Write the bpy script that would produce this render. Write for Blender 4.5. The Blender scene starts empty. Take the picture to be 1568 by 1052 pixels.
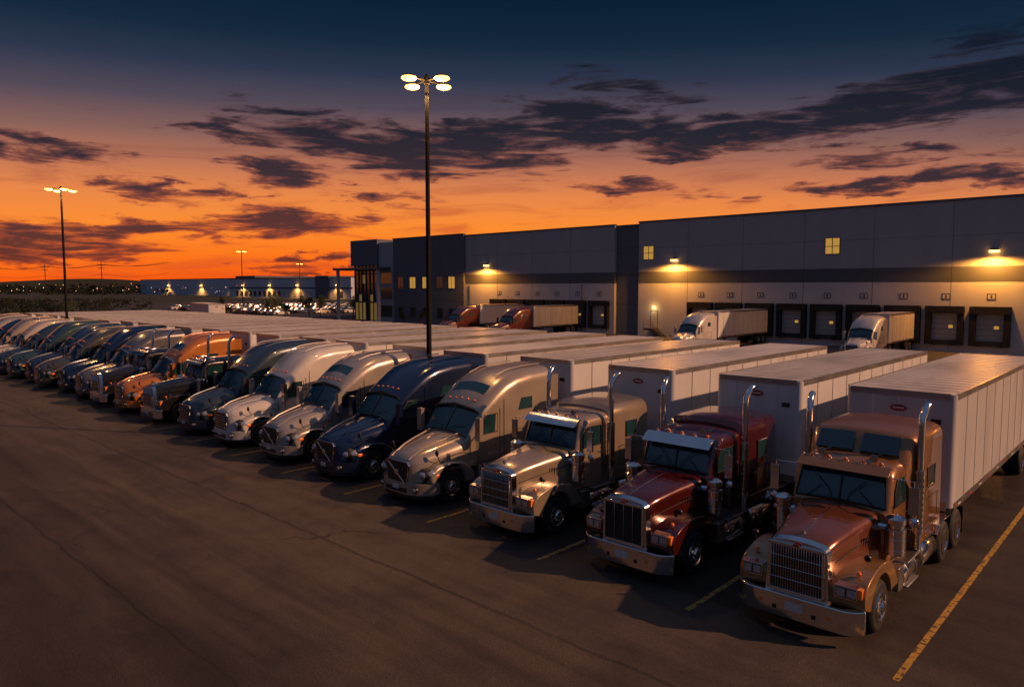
import bpy, bmesh, math, random
from mathutils import Vector, Matrix
random.seed(7)
S=bpy.context.scene
S.view_settings.view_transform='Standard'
try: S.view_settings.look='None'
except: pass
S.view_settings.exposure=0
COL=S.collection

# ------------------------------------------------------------------ materials
def new_mat(name):
    m=bpy.data.materials.new(name); m.use_nodes=True
    nt=m.node_tree; b=nt.nodes['Principled BSDF']; return m,nt,b
def mat(name,col,rough=.5,metal=0.,coat=0.,var=.15,scale=3.,bump=0.,bscale=40.,spec=.5,emit=None,estr=0.,rnd=0.,stretch=None):
    m,nt,b=new_mat(name); N=nt.nodes; L=nt.links
    b.inputs['Roughness'].default_value=rough; b.inputs['Metallic'].default_value=metal
    b.inputs['Coat Weight'].default_value=coat; b.inputs['Coat Roughness'].default_value=.05
    b.inputs['Specular IOR Level'].default_value=spec
    tc=N.new('ShaderNodeTexCoord'); vec=tc.outputs['Object']
    if stretch:
        mp=N.new('ShaderNodeMapping'); mp.inputs['Scale'].default_value=stretch; L.new(vec,mp.inputs[0]); vec=mp.outputs[0]
    nz=N.new('ShaderNodeTexNoise'); nz.inputs['Scale'].default_value=scale; nz.inputs['Detail'].default_value=3
    L.new(vec,nz.inputs['Vector'])
    mx=N.new('ShaderNodeMix'); mx.data_type='RGBA'
    mx.inputs[6].default_value=(*[c*(1-var) for c in col],1); mx.inputs[7].default_value=(*[min(1,c*(1+var)) for c in col],1)
    L.new(nz.outputs['Fac'],mx.inputs[0]); out=mx.outputs[2]
    if rnd>0:
        oi=N.new('ShaderNodeObjectInfo'); mr=N.new('ShaderNodeMapRange'); L.new(oi.outputs['Random'],mr.inputs[0])
        mr.inputs[3].default_value=1-rnd; mr.inputs[4].default_value=1.0
        hs=N.new('ShaderNodeHueSaturation'); L.new(mr.outputs[0],hs.inputs['Value']); L.new(out,hs.inputs['Color']); out=hs.outputs[0]
    L.new(out,b.inputs['Base Color'])
    mr=N.new('ShaderNodeMapRange'); mr.inputs[3].default_value=max(0.02,rough*.75); mr.inputs[4].default_value=min(1,rough*1.3)
    L.new(nz.outputs['Fac'],mr.inputs[0]); L.new(mr.outputs[0],b.inputs['Roughness'])
    if bump>0:
        n2=N.new('ShaderNodeTexNoise'); n2.inputs['Scale'].default_value=bscale; n2.inputs['Detail'].default_value=2
        L.new(tc.outputs['Object'],n2.inputs['Vector'])
        bp=N.new('ShaderNodeBump'); bp.inputs['Strength'].default_value=bump; bp.inputs['Distance'].default_value=.02
        L.new(n2.outputs['Fac'],bp.inputs['Height']); L.new(bp.outputs[0],b.inputs['Normal'])
    if emit:
        b.inputs['Emission Color'].default_value=(*emit,1); b.inputs['Emission Strength'].default_value=estr
    return m
CH=mat('chrome',(.72,.70,.68),.12,1.,var=.10)
ALU=mat('aluminium',(.42,.42,.43),.35,1.,var=.15,scale=2)
BLK=mat('black_plastic',(.010,.010,.011),.45)
DRK=mat('dark_frame',(.018,.018,.02),.6,var=.3)
RUB=mat('tyre_rubber',(.012,.012,.012),.75)
GLS=mat('tinted_glass',(.010,.040,.048),.05,0,coat=.6,var=.8,scale=1.6,spec=.7)
LENS=mat('headlamp_lens',(.42,.45,.5),.07,.6,coat=1,var=.5,scale=16)
AMB=mat('amber_lens',(.8,.20,.02),.25,coat=.5)
REDL=mat('red_lens',(.5,.02,.01),.25,coat=.5)
WHT=mat('white_plate',(.5,.5,.48),.4,var=.3,scale=22)
TRW=mat('trailer_white',(.60,.60,.61),.36,0,coat=.1,var=.22,scale=1.4,rnd=.3,stretch=(1,1,.25))
TRR=mat('trailer_roof',(.64,.61,.59),.40,0.1,var=.38,scale=1.1,bump=.15,bscale=3,rnd=.3,stretch=(1,.35,1))
LOGR=mat('logo_red',(.25,.03,.03),.4)
PAINT={}
def paint(name,c,metal=.25,rough=.3):
    if name not in PAINT: PAINT[name]=mat('paint_'+name,c,rough,metal,coat=1,var=.14,scale=1.5)
    return PAINT[name]

# ------------------------------------------------------------------ mesh builder
class MB:
    def __init__(s): s.v=[];s.f=[];s.m=[];s.mats=[]
    def mi(s,m):
        if m not in s.mats: s.mats.append(m)
        return s.mats.index(m)
    def add(s,vs,fs,m):
        o=len(s.v); s.v+= [tuple(v) for v in vs]
        for f in fs: s.f.append([i+o for i in f]); s.m.append(s.mi(m))
    def box(s,x0,x1,y0,y1,z0,z1,m):
        s.add([(x0,y0,z0),(x1,y0,z0),(x1,y1,z0),(x0,y1,z0),(x0,y0,z1),(x1,y0,z1),(x1,y1,z1),(x0,y1,z1)],
              [(0,3,2,1),(4,5,6,7),(0,1,5,4),(1,2,6,5),(2,3,7,6),(3,0,4,7)],m)
    def mbox(s,x0,x1,*a):
        s.box(x0,x1,*a); s.box(-x1,-x0,*a)
    def ring(s,p,d,r,n):
        d=Vector(d).normalized(); u=d.orthogonal().normalized(); w=d.cross(u)
        return [Vector(p)+u*r*math.cos(2*math.pi*i/n)+w*r*math.sin(2*math.pi*i/n) for i in range(n)]
    def lathe(s,p,axis,prof,n,m):
        p=Vector(p); ax=Vector(axis).normalized(); vs=[]
        for t,r in prof: vs+=s.ring(p+ax*t,ax,max(r,1e-4),n)
        fs=[]
        for k in range(len(prof)-1):
            for i in range(n): fs.append((k*n+i,k*n+(i+1)%n,(k+1)*n+(i+1)%n,(k+1)*n+i))
        fs.append(list(range(n))[::-1]); fs.append([(len(prof)-1)*n+i for i in range(n)])
        s.add(vs,fs,m)
    def cyl(s,p0,p1,r,m,n=14,r1=None):
        d=Vector(p1)-Vector(p0); s.lathe(p0,d,[(0,r),(d.length,r if r1 is None else r1)],n,m)
    def tube(s,pts,r,m,n=8):
        pts=[Vector(p) for p in pts]; vs=[]
        u=None
        for i,p in enumerate(pts):
            d=(pts[min(i+1,len(pts)-1)]-pts[max(i-1,0)]).normalized()
            if u is None: u=d.orthogonal().normalized()
            else: u=(u-d*u.dot(d)).normalized()
            w=d.cross(u)
            vs+=[p+u*r*math.cos(2*math.pi*k/n)+w*r*math.sin(2*math.pi*k/n) for k in range(n)]
        fs=[]
        for k in range(len(pts)-1):
            for i in range(n): fs.append((k*n+i,k*n+(i+1)%n,(k+1)*n+(i+1)%n,(k+1)*n+i))
        fs.append(list(range(n))[::-1]); fs.append([(len(pts)-1)*n+i for i in range(n)])
        s.add(vs,fs,m)
    def prism(s,poly,axis,a0,a1,m):
        n=len(poly)
        def P(q,a):
            if axis=='x': return (a,q[0],q[1])
            if axis=='y': return (q[0],a,q[1])
            return (q[0],q[1],a)
        vs=[P(q,a0) for q in poly]+[P(q,a1) for q in poly]
        fs=[list(range(n))[::-1],[n+i for i in range(n)]]+[(i,(i+1)%n,n+(i+1)%n,n+i) for i in range(n)]
        s.add(vs,fs,m)
    def loft(s,secs,m,mf=None,caps=True):
        n=len(secs[0][1]); vs=[]; o=len(s.v)
        for y,pts in secs: vs+=[(p[0],y,p[1]) for p in pts]
        for i in range(len(secs)-1):
            for j in range(n):
                mm=(mf(i,j) if mf else None) or m
                s.f.append([k+o for k in (i*n+j,i*n+(j+1)%n,(i+1)*n+(j+1)%n,(i+1)*n+j)]); s.m.append(s.mi(mm))
        if caps:
            s.f.append([o+k for k in range(n)][::-1]); s.m.append(s.mi(m))
            s.f.append([o+(len(secs)-1)*n+k for k in range(n)]); s.m.append(s.mi(m))
        s.v+=vs
    def ell(s,c,r,m,n=14,k=8):
        prof=[(-math.cos(math.pi*i/k),math.sin(math.pi*i/k)) for i in range(k+1)]
        o=len(s.v); s.lathe((0,0,0),(0,0,1),prof,n,m)
        for i in range(o,len(s.v)):
            v=s.v[i]; s.v[i]=(c[0]+v[0]*r[0],c[1]+v[1]*r[1],c[2]+v[2]*r[2])
    def build(s,name,parent=None,bevel=0,seg=2,angle=35,flat=False,loc=(0,0,0)):
        me=bpy.data.meshes.new(name); me.from_pydata(s.v,[],s.f)
        for m in s.mats: me.materials.append(m)
        me.polygons.foreach_set('material_index',s.m)
        bm=bmesh.new(); bm.from_mesh(me); bmesh.ops.recalc_face_normals(bm,faces=bm.faces); bm.to_mesh(me); bm.free()
        if not flat:
            me.polygons.foreach_set('use_smooth',[True]*len(me.polygons)); me.set_sharp_from_angle(angle=math.radians(angle))
        me.update()
        ob=bpy.data.objects.new(name,me); COL.objects.link(ob); ob.location=loc
        if parent: ob.parent=parent
        if bevel:
            b=ob.modifiers.new('bevel','BEVEL'); b.width=bevel; b.segments=seg; b.limit_method='ANGLE'; b.angle_limit=math.radians(40)
        return ob
def empty(name,loc=(0,0,0),rz=0):
    e=bpy.data.objects.new(name,None); COL.objects.link(e); e.location=loc; e.rotation_euler=(0,0,rz); e.empty_display_size=.5; return e
def inst(src,name,loc,rz=0,sc=1):
    e=empty(name,loc,rz); e.scale=(sc,sc,sc)
    for c in src.children:
        o=bpy.data.objects.new(c.name.split('.')[0],c.data); COL.objects.link(o); o.parent=e
        o.location=c.location; o.rotation_euler=c.rotation_euler
        for md in c.modifiers:
            b=o.modifiers.new('bevel','BEVEL'); b.width=md.width; b.segments=md.segments; b.limit_method='ANGLE'; b.angle_limit=md.angle_limit
    return e
def sec(hwb,hwt,zb,zt,r,crown=.04,n=5):
    R=[(hwb,zb),(hwt,zt-r)]
    for i in range(1,n+1):
        a=math.pi/2*i/n; R.append((hwt-r+r*math.cos(a),zt-r+r*math.sin(a)))
    R.append(((hwt-r)*.5,zt+crown*.75)); Lf=[(-x,z) for x,z in R[::-1]]
    return R+[(0,zt+crown)]+Lf

# ------------------------------------------------------------------ wheels
def wheel_mesh(name,wid,dual=False):
    b=MB(); w=wid
    b.lathe((0,0,0),(1,0,0),[(-w/2,.30),(-w/2,.44),(-w/2+.03,.49),(-w/2+.07,.515),(-.01,.515),(-.01,.505),(.01,.505),(.01,.515),(w/2-.07,.515),(w/2-.03,.49),(w/2,.44),(w/2,.30)],28,RUB)
    if dual: b.lathe((0,0,0),(1,0,0),[(w/2+.001,.285),(w/2+.015,.285),(w/2+.015,.25),(w/2-.10,.2),(w/2-.12,.13),(w/2-.02,.12),(w/2-.0,.09)],24,CH); xh=w/2-.105
    else: b.lathe((0,0,0),(1,0,0),[(w/2+.001,.295),(w/2+.02,.29),(w/2+.012,.265),(w/2-.03,.25),(w/2+.02,.15),(w/2+.025,.12),(w/2+.07,.09),(w/2+.075,.02)],24,CH); xh=w/2+.0
    for k in range(10):
        a=2*math.pi*k/10
        y,z=.205*math.cos(a),.205*math.sin(a)
        b.cyl((xh-.03,y,z),(xh+(-.0 if not dual else .01)+.006,y,z),.030,BLK,8)
        a+=math.pi/10; b.cyl((xh,.13*math.cos(a),.13*math.sin(a)),(xh+.05,.13*math.cos(a),.13*math.sin(a)),.014,CH,6)
    o=b.build(name,angle=30); me=o.data; bpy.data.objects.remove(o); return me
WF=wheel_mesh('front_wheel',.28); WD=wheel_mesh('dual_wheel',.56,True)
def wheel(parent,me,x,y):
    for sx in(1,-1):
        o=bpy.data.objects.new(me.name.split('.')[0],me); COL.objects.link(o); o.parent=parent; o.location=(sx*x,y,.515)
        o.rotation_euler=(random.random()*3,0,0 if sx>0 else math.pi)

def arch_poly(outer,cy,cz,r,a0=8,a1=172,n=14):
    return outer+[(cy+r*math.cos(math.radians(a0+(a1-a0)*i/n)),cz+r*math.sin(math.radians(a0+(a1-a0)*i/n))) for i in range(n+1)]

def plan_bumper(b,w,sweep,th,z0,z1,m,y0=0,flat=.72):
    n=8
    xs=[-w+ (2*w)*i/(2*n) for i in range(2*n+1)]
    def yy(x):
        t=max(0,(abs(x)/w-flat)/(1-flat)); return y0+.03*(abs(x)/w)**2+sweep*t**2
    f=[(x,yy(x)) for x in xs]; k=[(x*.97,yy(x)+th) for x in xs[::-1]]
    b.prism(f+k,'z',z0,z1,m)

def chassis(root):
    b=MB(); b.mbox(.32,.44,.5,8.4,.72,.98,DRK)
    for y in(1.3,2.4,5.2,7.0,8.2): b.box(-.32,.32,y,y+.15,.75,.95,DRK)
    b.box(-.4,.4,.9,2.2,.6,1.3,DRK)
    b.lathe((0,6.9,1.02),(0,0,1),[(0,.5),(.1,.5)],18,DRK)
    b.cyl((-.95,6.2,.515),(.95,6.2,.515),.09,DRK); b.cyl((-.95,7.5,.515),(.95,7.5,.515),.09,DRK); b.cyl((-.9,1.25,.48),(.9,1.25,.48),.07,DRK)
    b.mbox(.7,1.2,8.15,8.17,.25,.95,BLK)
    b.tube([(-.3,5.95,2.2),(-.25,6.2,1.5),(-.2,6.45,1.9)],.02,BLK,6); b.tube([(.3,5.95,2.2),(.28,6.2,1.4),(.2,6.45,1.9)],.02,REDL,6); b.tube([(0,5.95,2.3),(0,6.2,1.6),(0,6.45,1.8)],.02,BLK,6)
    b.build('chassis',root)
    wheel(root,WF,1.06,1.25); wheel(root,WD,.93,6.2); wheel(root,WD,.93,7.5)

# ------------------------------------------------------------------ classic long-nose tractor
def classic(x,y,P,P2=None,high=False,grille='bars',low=False,P3=None):
    root=empty('semi_truck',(x,y,0)); P2=P2 or P; P3=P3 or P
    chassis(root)
    b=MB(); plan_bumper(b,1.24,.22,.10,.28,.74,CH,0,.7); b.build('bumper',root,.02,3)
    b=MB(); b.box(-.17,.17,-.012,.0,.46,.62,WHT); b.mbox(.62,.70,-.006,.02,.5,.56,AMB); b.mbox(.34,.42,-.004,.0,.42,.5,BLK); b.build('license_plate',root,.004)
    hs=[(.24,sec(.60,.56,.8,1.78,.17,.03)),(.32,sec(.61,.58,.8,1.84,.18,.04)),(.7,sec(.66,.63,.85,1.91,.2,.05)),(1.4,sec(.77,.73,.95,2.01,.22,.05)),(2.0,sec(.88,.82,1.0,2.07,.23,.05)),(2.32,sec(.94,.88,1.0,2.09,.22,.05))]
    b=MB(); b.loft(hs,P); b.tube([(0,.3,1.872),(0,.7,1.960),(0,1.4,2.060),(0,2.3,2.14)],.010,CH)
    for sx in(1,-1):
        for k in range(4): b.tube([(sx*(.73+.02*k),1.45+k*.09,1.45),(sx*(.755+.02*k),1.45+k*.09,1.7)],.012,DRK,6)
        b.tube([(sx*.645,.34,1.5),(sx*.74,1.4,1.6),(sx*.87,2.2,1.7)],.010,DRK,6)
    b.lathe((0,.42,1.9),(0,-.4,1),[(0,.05),(.06,.03),(.1,.012)],8,CH)
    b.build('hood',root)
    b=MB(); b.loft([(.10,sec(.61,.57,.72,1.80,.17,.03)),(.26,sec(.64,.60,.72,1.83,.19,.04))],CH)
    b.box(-.51,.51,.075,.11,.82,1.70,BLK)
    if grille=='bars':
        for k in range(21):
            xx=-.49+.049*k; b.box(xx-.006,xx+.006,.052,.08,.82,1.70,CH)
        for z in(1.04,1.26,1.48): b.box(-.51,.51,.046,.060,z,z+.012,CH)
    else:
        for k in range(1,4): xx=-.5+.25*k; b.box(xx-.006,xx+.006,.05,.08,.82,1.70,CH)
        for k in range(24): zz=.83+.036*k; b.box(-.5,.5,.064,.08,zz,zz+.012,DRK)
    b.mbox(.50,.54,.04,.11,.80,1.72,CH); b.box(-.54,.54,.04,.11,.78,.83,CH); b.box(-.54,.54,.04,.11,1.69,1.75,CH)
    b.box(-.06,.06,.035,.06,1.73,1.78,LOGR)
    b.build('grille',root,.006)
    pol=arch_poly([(.26,.74),(.24,.98),(.32,1.13),(.52,1.24),(.85,1.33),(1.25,1.37),(1.6,1.33),(1.9,1.2),(2.12,1.0),(2.3,.76),(2.32,.66),(1.92,.66)],1.25,.52,.64)
    b=MB(); b.prism(pol,'x',.50,1.22,P3); b.prism(pol,'x',-1.22,-.50,P3); b.build('fenders',root,.09,4)
    b=MB()
    for sx in(1,-1):
        x0,x1=sorted((sx*.70,sx*1.10)); b.box(x0,x1,.14,.42,.93,1.17,CH)
        a0,a1=sorted((sx*.715,sx*1.09)); b.box(a0,a1,.136,.145,.95,1.14,BLK)
        for q in(.73,.92):
            a0,a1=sorted((sx*q,sx*(q+.16))); b.box(a0,a1,.126,.15,.97,1.12,LENS)
        a0,a1=sorted((sx*1.10,sx*1.17)); b.box(a0,a1,.2,.4,.96,1.14,AMB)
        b.lathe((sx*1.0,.55,1.27),(0,0,1),[(0,.03),(.05,.05),(.09,.03)],10,AMB)
    b.build('headlights',root,.015)
    cs=[(2.24,sec(1.0,.98,.98,2.06,.12,.03)),(2.34,sec(1.02,1.0,.98,2.13,.12,.03)),(2.56,sec(1.02,1.0,.98,2.80,.2,.03)),(2.68,sec(1.02,1.0,.98,2.90,.22,.04)),(3.0,sec(1.02,1.0,.98,2.97,.24,.05)),(3.9,sec(1.02,1.0,.98,3.0,.24,.05))]
    gl={6,7,8,9,5,10}
    b=MB(); b.loft(cs,P2,lambda i,j: GLS if (i==1 and j in gl) else None)
    b.tube([(0,2.33,2.15),(0,2.55,2.84)],.022,BLK,6)
    b.tube([(-.93,2.325,2.13),(0,2.32,2.175),(.93,2.325,2.13)],.024,BLK,6)
    for sx in(1,-1):
        b.tube([(sx*.15,2.3,2.16),(sx*.22,2.34,2.35),(sx*.5,2.42,2.62)],.010,BLK,5); b.tube([(sx*.7,2.3,2.14),(sx*.4,2.36,2.4)],.010,BLK,5)
        b.tube([(sx*.93,2.33,2.12),(sx*.86,2.545,2.76)],.022,BLK,6)
        wp=[(2.62,2.12),(3.45,2.12),(3.45,2.68),(2.78,2.68),(2.62,2.45)]
        a0,a1=sorted((sx*.99,sx*1.018)); b.prism(wp,'x',a0,a1,GLS)
        b.tube([(sx*1.02,q[0],q[1]) for q in wp+[wp[0]]],.018,BLK,5)
        b.tube([(sx*1.022,2.5,2.2),(sx*1.024,2.5,1.05),(sx*1.024,3.55,1.05),(sx*1.02,3.55,2.8)],.009,BLK,5)
        b.tube([(sx*1.04,3.35,1.9),(sx*1.04,3.5,1.9)],.018,CH,6)
        b.tube([(sx*1.05,3.62,1.3),(sx*1.08,3.62,1.35),(sx*1.08,3.62,2.2),(sx*1.05,3.62,2.25)],.018,CH,6)
    b.build('cab',root)
    b=MB()
    if high: b.prism([(2.34,2.80),(2.38,2.78),(2.62,2.91),(2.60,2.95)],'x',-.95,.95,P2)
    else: b.prism([(2.27,2.74),(2.31,2.73),(2.60,2.92),(2.58,2.96),(2.42,2.89)],'x',-.95,.95,CH)
    for k in(-.72,-.36,0,.36,.72): b.lathe((k,2.70,2.93),(0,-.3,1),[(0,.06),(.04,.06),(.09,.035)],10,CH); b.ell((k,2.66,2.99),(.045,.04,.036),AMB,8,5)
    for k in(-.54,.54): b.lathe((k,2.75,3.06),(0,1,0),[(0,.09),(.05,.06),(.3,.03),(.55,.03)],12,CH)
    b.build('visor_and_horns',root,.006)
    zt=3.5 if high else (3.02 if low else 3.2)
    if high:
        ss=[(3.30,sec(1.0,.96,2.6,2.98,.2,.03)),(3.36,sec(1.05,1.02,2.5,3.02,.2,.04)),(3.62,sec(1.1,1.08,2.2,3.42,.22,.04)),(3.8,sec(1.16,1.14,.98,3.5,.24,.05)),(5.75,sec(1.18,1.16,.98,3.5,.26,.06)),(5.82,sec(1.14,1.12,1.02,3.45,.26,.06))]
    else:
        ss=[(3.86,sec(1.0,.98,.98,zt-.14,.24,.05)),(3.98,sec(1.14,1.12,.98,zt-.03,.28,.06)),(4.3,sec(1.17,1.15,.98,zt,.3,.06)),(5.7,sec(1.17,1.15,.98,zt+.02,.3,.06)),(5.8,sec(1.13,1.11,1.02,zt-.03,.3,.06))]
    b=MB(); b.loft(ss,P2)
    if high:
        for sx in(1,-1):
            q=[(sx*.08,3.345,3.05),(sx*.88,3.345,3.05),(sx*.84,3.60,3.40),(sx*.10,3.60,3.42)]
            vs=[Vector(v)+Vector((0,-.05,.03)) for v in q]+[Vector(v)+Vector((0,.1,-.05)) for v in q]
            b.add(vs,[(0,1,2,3),(4,7,6,5),(0,4,5,1),(1,5,6,2),(2,6,7,3),(3,7,4,0)],GLS)
    for sx in(1,-1):
        wp=[(4.55,2.2),(5.1,2.2),(5.1,2.65),(4.55,2.65)]
        a0,a1=sorted((sx*1.1,sx*1.178)); b.prism(wp,'x',a0,a1,GLS); b.tube([(sx*1.178,q[0],q[1]) for q in wp+[wp[0]]],.02,CH,5)
        b.tube([(sx*1.185,4.1,1.25),(sx*1.185,5.6,1.25)],.014,CH,5)
        b.tube([(sx*1.183,4.2,1.4),(sx*1.183,5.4,1.4),(sx*1.180,5.4,1.95),(sx*1.180,4.2,1.95),(sx*1.183,4.2,1.4)],.007,BLK,5)
        for k in range(5): b.ell((sx*1.19,4.15+k*.34,1.1),(.015,.03,.02),AMB,6,4)
    b.build('sleeper',root)
    b=MB()
    for sx in(1,-1):
        X=sx*1.20
        b.tube([(X,3.72,1.0),(X,3.72,3.75),(X,3.74,3.88),(X+sx*.02,3.80,4.0),(X+sx*.04,3.92,4.12),(X+sx*.05,4.0,4.15)],.075,CH,14)
        b.cyl((X,3.72,1.35),(X,3.72,2.75),.115,CH,16)
        for k in range(9):
            for a in (-60,-20,20,60):
                an=math.radians(a-90); b.ell((X+.112*math.cos(an),3.72+.112*math.sin(an),1.5+k*.13),(.012,.012,.03),BLK,5,4)
        for z in(1.4,2.68): b.cyl((X,3.72,z),(X,3.72,z+.03),.13,CH,16)
        b.tube([(X,3.72,1.05),(X,4.1,.7),(sx*.6,4.4,.7)],.075,CH,10)
    b.build('exhaust_stacks',root)
    b=MB()
    for sx in(1,-1):
        X=sx*1.16
        b.lathe((X,2.2,1.22),(0,0,1),[(0,.08),(.06,.17),(.08,.2),(.62,.2),(.64,.17),(.7,.17),(.72,.2),(.82,.2),(.88,.1),(.9,.02)],20,CH)
        for z in(1.38,1.6,1.78): b.cyl((X,2.2,z),(X,2.2,z+.03),.21,CH,20)
        b.tube([(X,2.2,1.8),(sx*.85,2.2,1.8)],.09,CH,10)
    b.build('air_cleaners',root)
    b=MB()
    for sx in(1,-1):
        b.tube([(sx*.98,2.55,2.75),(sx*1.42,2.42,2.78),(sx*1.42,2.42,1.80),(sx*.98,2.5,1.78)],.016,CH,6)
        a0,a1=sorted((sx*1.34,sx*1.53)); b.box(a0,a1,2.36,2.42,2.12,2.68,CH); b.box(a0+.015,a1-.015,2.42,2.425,2.14,2.66,GLS)
        b.lathe((sx*1.44,2.42,1.95),(0,-1,0),[(-.0,.1),(.03,.09),(.06,.03)],14,CH)
        b.tube([(sx*1.08,.75,1.33),(sx*1.1,.7,1.55)],.008,CH,5); b.lathe((sx*1.1,.7,1.6),(0,-1,0),[(0,.07),(.03,.06),(.05,.02)],12,BLK)
    b.build('mirrors',root,.008)
    b=MB()
    for sx in(1,-1):
        b.lathe((sx*.92,2.75,.62),(0,1,0),[(0,.2),(.02,.29),(.05,.31),(1.15,.31),(1.18,.29),(1.2,.2)],22,CH)
        for yy in(3.0,3.6): b.lathe((sx*.92,yy,.62),(0,1,0),[(0,.325),(.05,.325)],22,ALU)
        b.lathe((sx*.92,4.25,.62),(0,1,0),[(0,.2),(.02,.29),(.05,.31),(1.15,.31),(1.18,.29),(1.2,.2)],22,CH)
        a0,a1=sorted((sx*.95,sx*1.27)); b.box(a0,a1,2.8,3.85,.93,.97,ALU); b.box(a0,a1,2.85,3.7,.40,.44,ALU)
        a0,a1=sorted((sx*.6,sx*1.22)); b.box(a0,a1,2.35,2.7,.45,.95,ALU)
        b.prism([(5.35,.9),(5.5,1.1),(5.9,1.15),(6.6,1.12),(6.6,1.09),(5.9,1.11),(5.52,1.06),(5.38,.9)],'x',sx*.65,sx*1.24,CH)
    b.build('fuel_tanks_and_steps',root,.01)
    return root

# ------------------------------------------------------------------ aerodynamic tractor
def aero(x,y,P,skylight=True,slash=True,H=3.9,chromeg=False,P2=None,nose=0.):
    root=empty('semi_truck',(x,y,0)); P2=P2 or P
    chassis(root)
    b=MB(); plan_bumper(b,1.22,.5,.25,.36,.72,P,0,.35); plan_bumper(b,1.18,.48,.25,.24,.355,BLK,.03,.35)
    b.box(-.50,.50,-.012,.03,.42,.55,BLK); b.box(-.15,.15,-.02,.0,.50,.64,WHT)
    for sx in(1,-1):
        b.lathe((sx*.78,.12,.53),(0,-1,.0),[(-.05,.10),(.035,.10),(.036,.075)],12,BLK); b.lathe((sx*.78,.11,.53),(0,-1,.0),[(-.05,.07),(.05,.07),(.06,.05)],12,LENS)
    b.build('bumper',root,.03,3)
    k=nose
    hs=[(.10,sec(.54,.50,.70,1.30+k,.10,.03)),(.17,sec(.68,.60,.72,1.40+k,.16,.04)),(.34,sec(.84,.74,.75,1.51+k,.24,.06)),(.7,sec(.97,.85,.98,1.61+k*.8,.32,.08)),(1.2,sec(1.04,.95,1.0,1.72+k*.5,.36,.09)),(1.7,sec(1.12,1.05,1.0,1.83+k*.3,.38,.09)),(2.08,sec(1.14,1.09,1.0,1.92,.38,.08))]
    b=MB(); b.loft(hs,P)
    for sx in(1,-1):
        b.tube([(sx*.42,.17,1.42+k),(sx*.46,.7,1.69+k*.8),(sx*.56,1.2,1.81+k*.5),(sx*.66,2.05,2.0)],.024,P,6)
        b.tube([(sx*.98,.55,1.22),(sx*1.03,1.1,1.42),(sx*1.12,1.75,1.5),(sx*1.15,2.1,1.45)],.008,BLK,5)
        b.tube([(sx*1.10,2.12,1.0),(sx*1.13,2.12,1.6),(sx*1.0,2.12,1.9)],.012,BLK,5)
    b.build('hood',root,angle=50)
    b=MB()
    g=[(-.42,.66),(.42,.66),(.53,1.24+k),(.46,1.34+k),(-.46,1.34+k),(-.53,1.24+k)]
    b.prism([(p[0]*1.07,(p[1]-1.0)*1.06+1.0) for p in g],'y',.045,.12,CH); b.prism(g,'y',.03,.06,BLK)
    if slash:
        b.prism([(-.44,1.27+k),(-.38,1.30+k),(.41,.72),(.36,.69)],'y',.012,.04,CH); b.lathe((0,.04,1.0+k/2),(0,-1,0),[(0,.09),(.035,.09),(.04,.065)],16,CH)
        for q in range(14): z=.70+q*.042; b.box(-.42,.42,.022,.035,z,z+.012,DRK)
    else:
        nb=7 if chromeg else 9
        for q in range(nb): z=.72+q*(.60+k)/nb; b.box(-.46,.46,.012,.04,z,z+(.028 if chromeg else .016),CH if chromeg else ALU)
    b.build('grille',root,.006)
    pol=arch_poly([(.42,.72),(.40,.95),(.5,1.1),(.72,1.22),(1.25,1.27),(1.75,1.22),(2.05,1.05),(2.25,.8),(2.3,.5),(1.92,.5)],1.25,.52,.62)
    b=MB(); b.prism(pol,'x',.66,1.22,P); b.prism(pol,'x',-1.22,-.66,P); b.build('fenders',root,.10,4)
    b=MB()
    for sx in(1,-1):
        b.ell((sx*.92,.45,.99),(.235,.25,.20),BLK,16,10)
        b.ell((sx*.93,.425,.99),(.20,.25,.165),LENS,16,10); b.ell((sx*1.09,.56,1.0),(.14,.2,.14),LENS,12,8); b.ell((sx*1.18,.68,.95),(.06,.13,.08),AMB,10,6)
    b.build('headlights',root)
    d=H-3.9
    cs=[(1.98,sec(1.12,1.06,.98,1.84,.14,.04)),(2.06,sec(1.13,1.09,.98,1.93,.15,.10)),(2.35,sec(1.15,1.11,.98,2.33,.20,.12)),(2.62,sec(1.15,1.11,.98,2.70,.25,.12)),(2.72,sec(1.15,1.13,.98,2.82,.3,.1)),(2.9,sec(1.16,1.15,.98,2.98+d*.2,.36,.1)),
        (3.08,sec(1.17,1.16,.98,3.14+d*.4,.4,.1)),(3.42,sec(1.19,1.18,.98,3.40+d*.7,.42,.1)),(3.8,sec(1.21,1.20,.98,3.62+d,.44,.1)),(4.3,sec(1.22,1.21,.98,3.78+d,.44,.1)),(5.0,sec(1.22,1.21,.98,3.86+d,.42,.1)),(6.0,sec(1.22,1.21,.98,3.90+d,.42,.08))]
    gl={4,5,6,7,8,9,10,11}
    def mf(i,j):
        if i in(1,2) and j in gl: return GLS
        if skylight and i==6 and j in {6,7,8,9}: return GLS
    b=MB(); b.loft(cs,P2,mf)
    b.tube([(-1.04,2.58,2.60),(-.86,2.56,2.72),(0,2.50,2.84),(.86,2.56,2.72),(1.04,2.58,2.60)],.045,BLK if not chromeg else CH,6)
    b.tube([(-1.02,2.02,1.90),(-.6,2.03,2.02),(0,2.03,2.05),(.6,2.03,2.02),(1.02,2.02,1.90)],.03,BLK,6)
    b.tube([(0,2.05,2.04),(0,2.34,2.46),(0,2.6,2.82)],.013,BLK,5)
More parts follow.
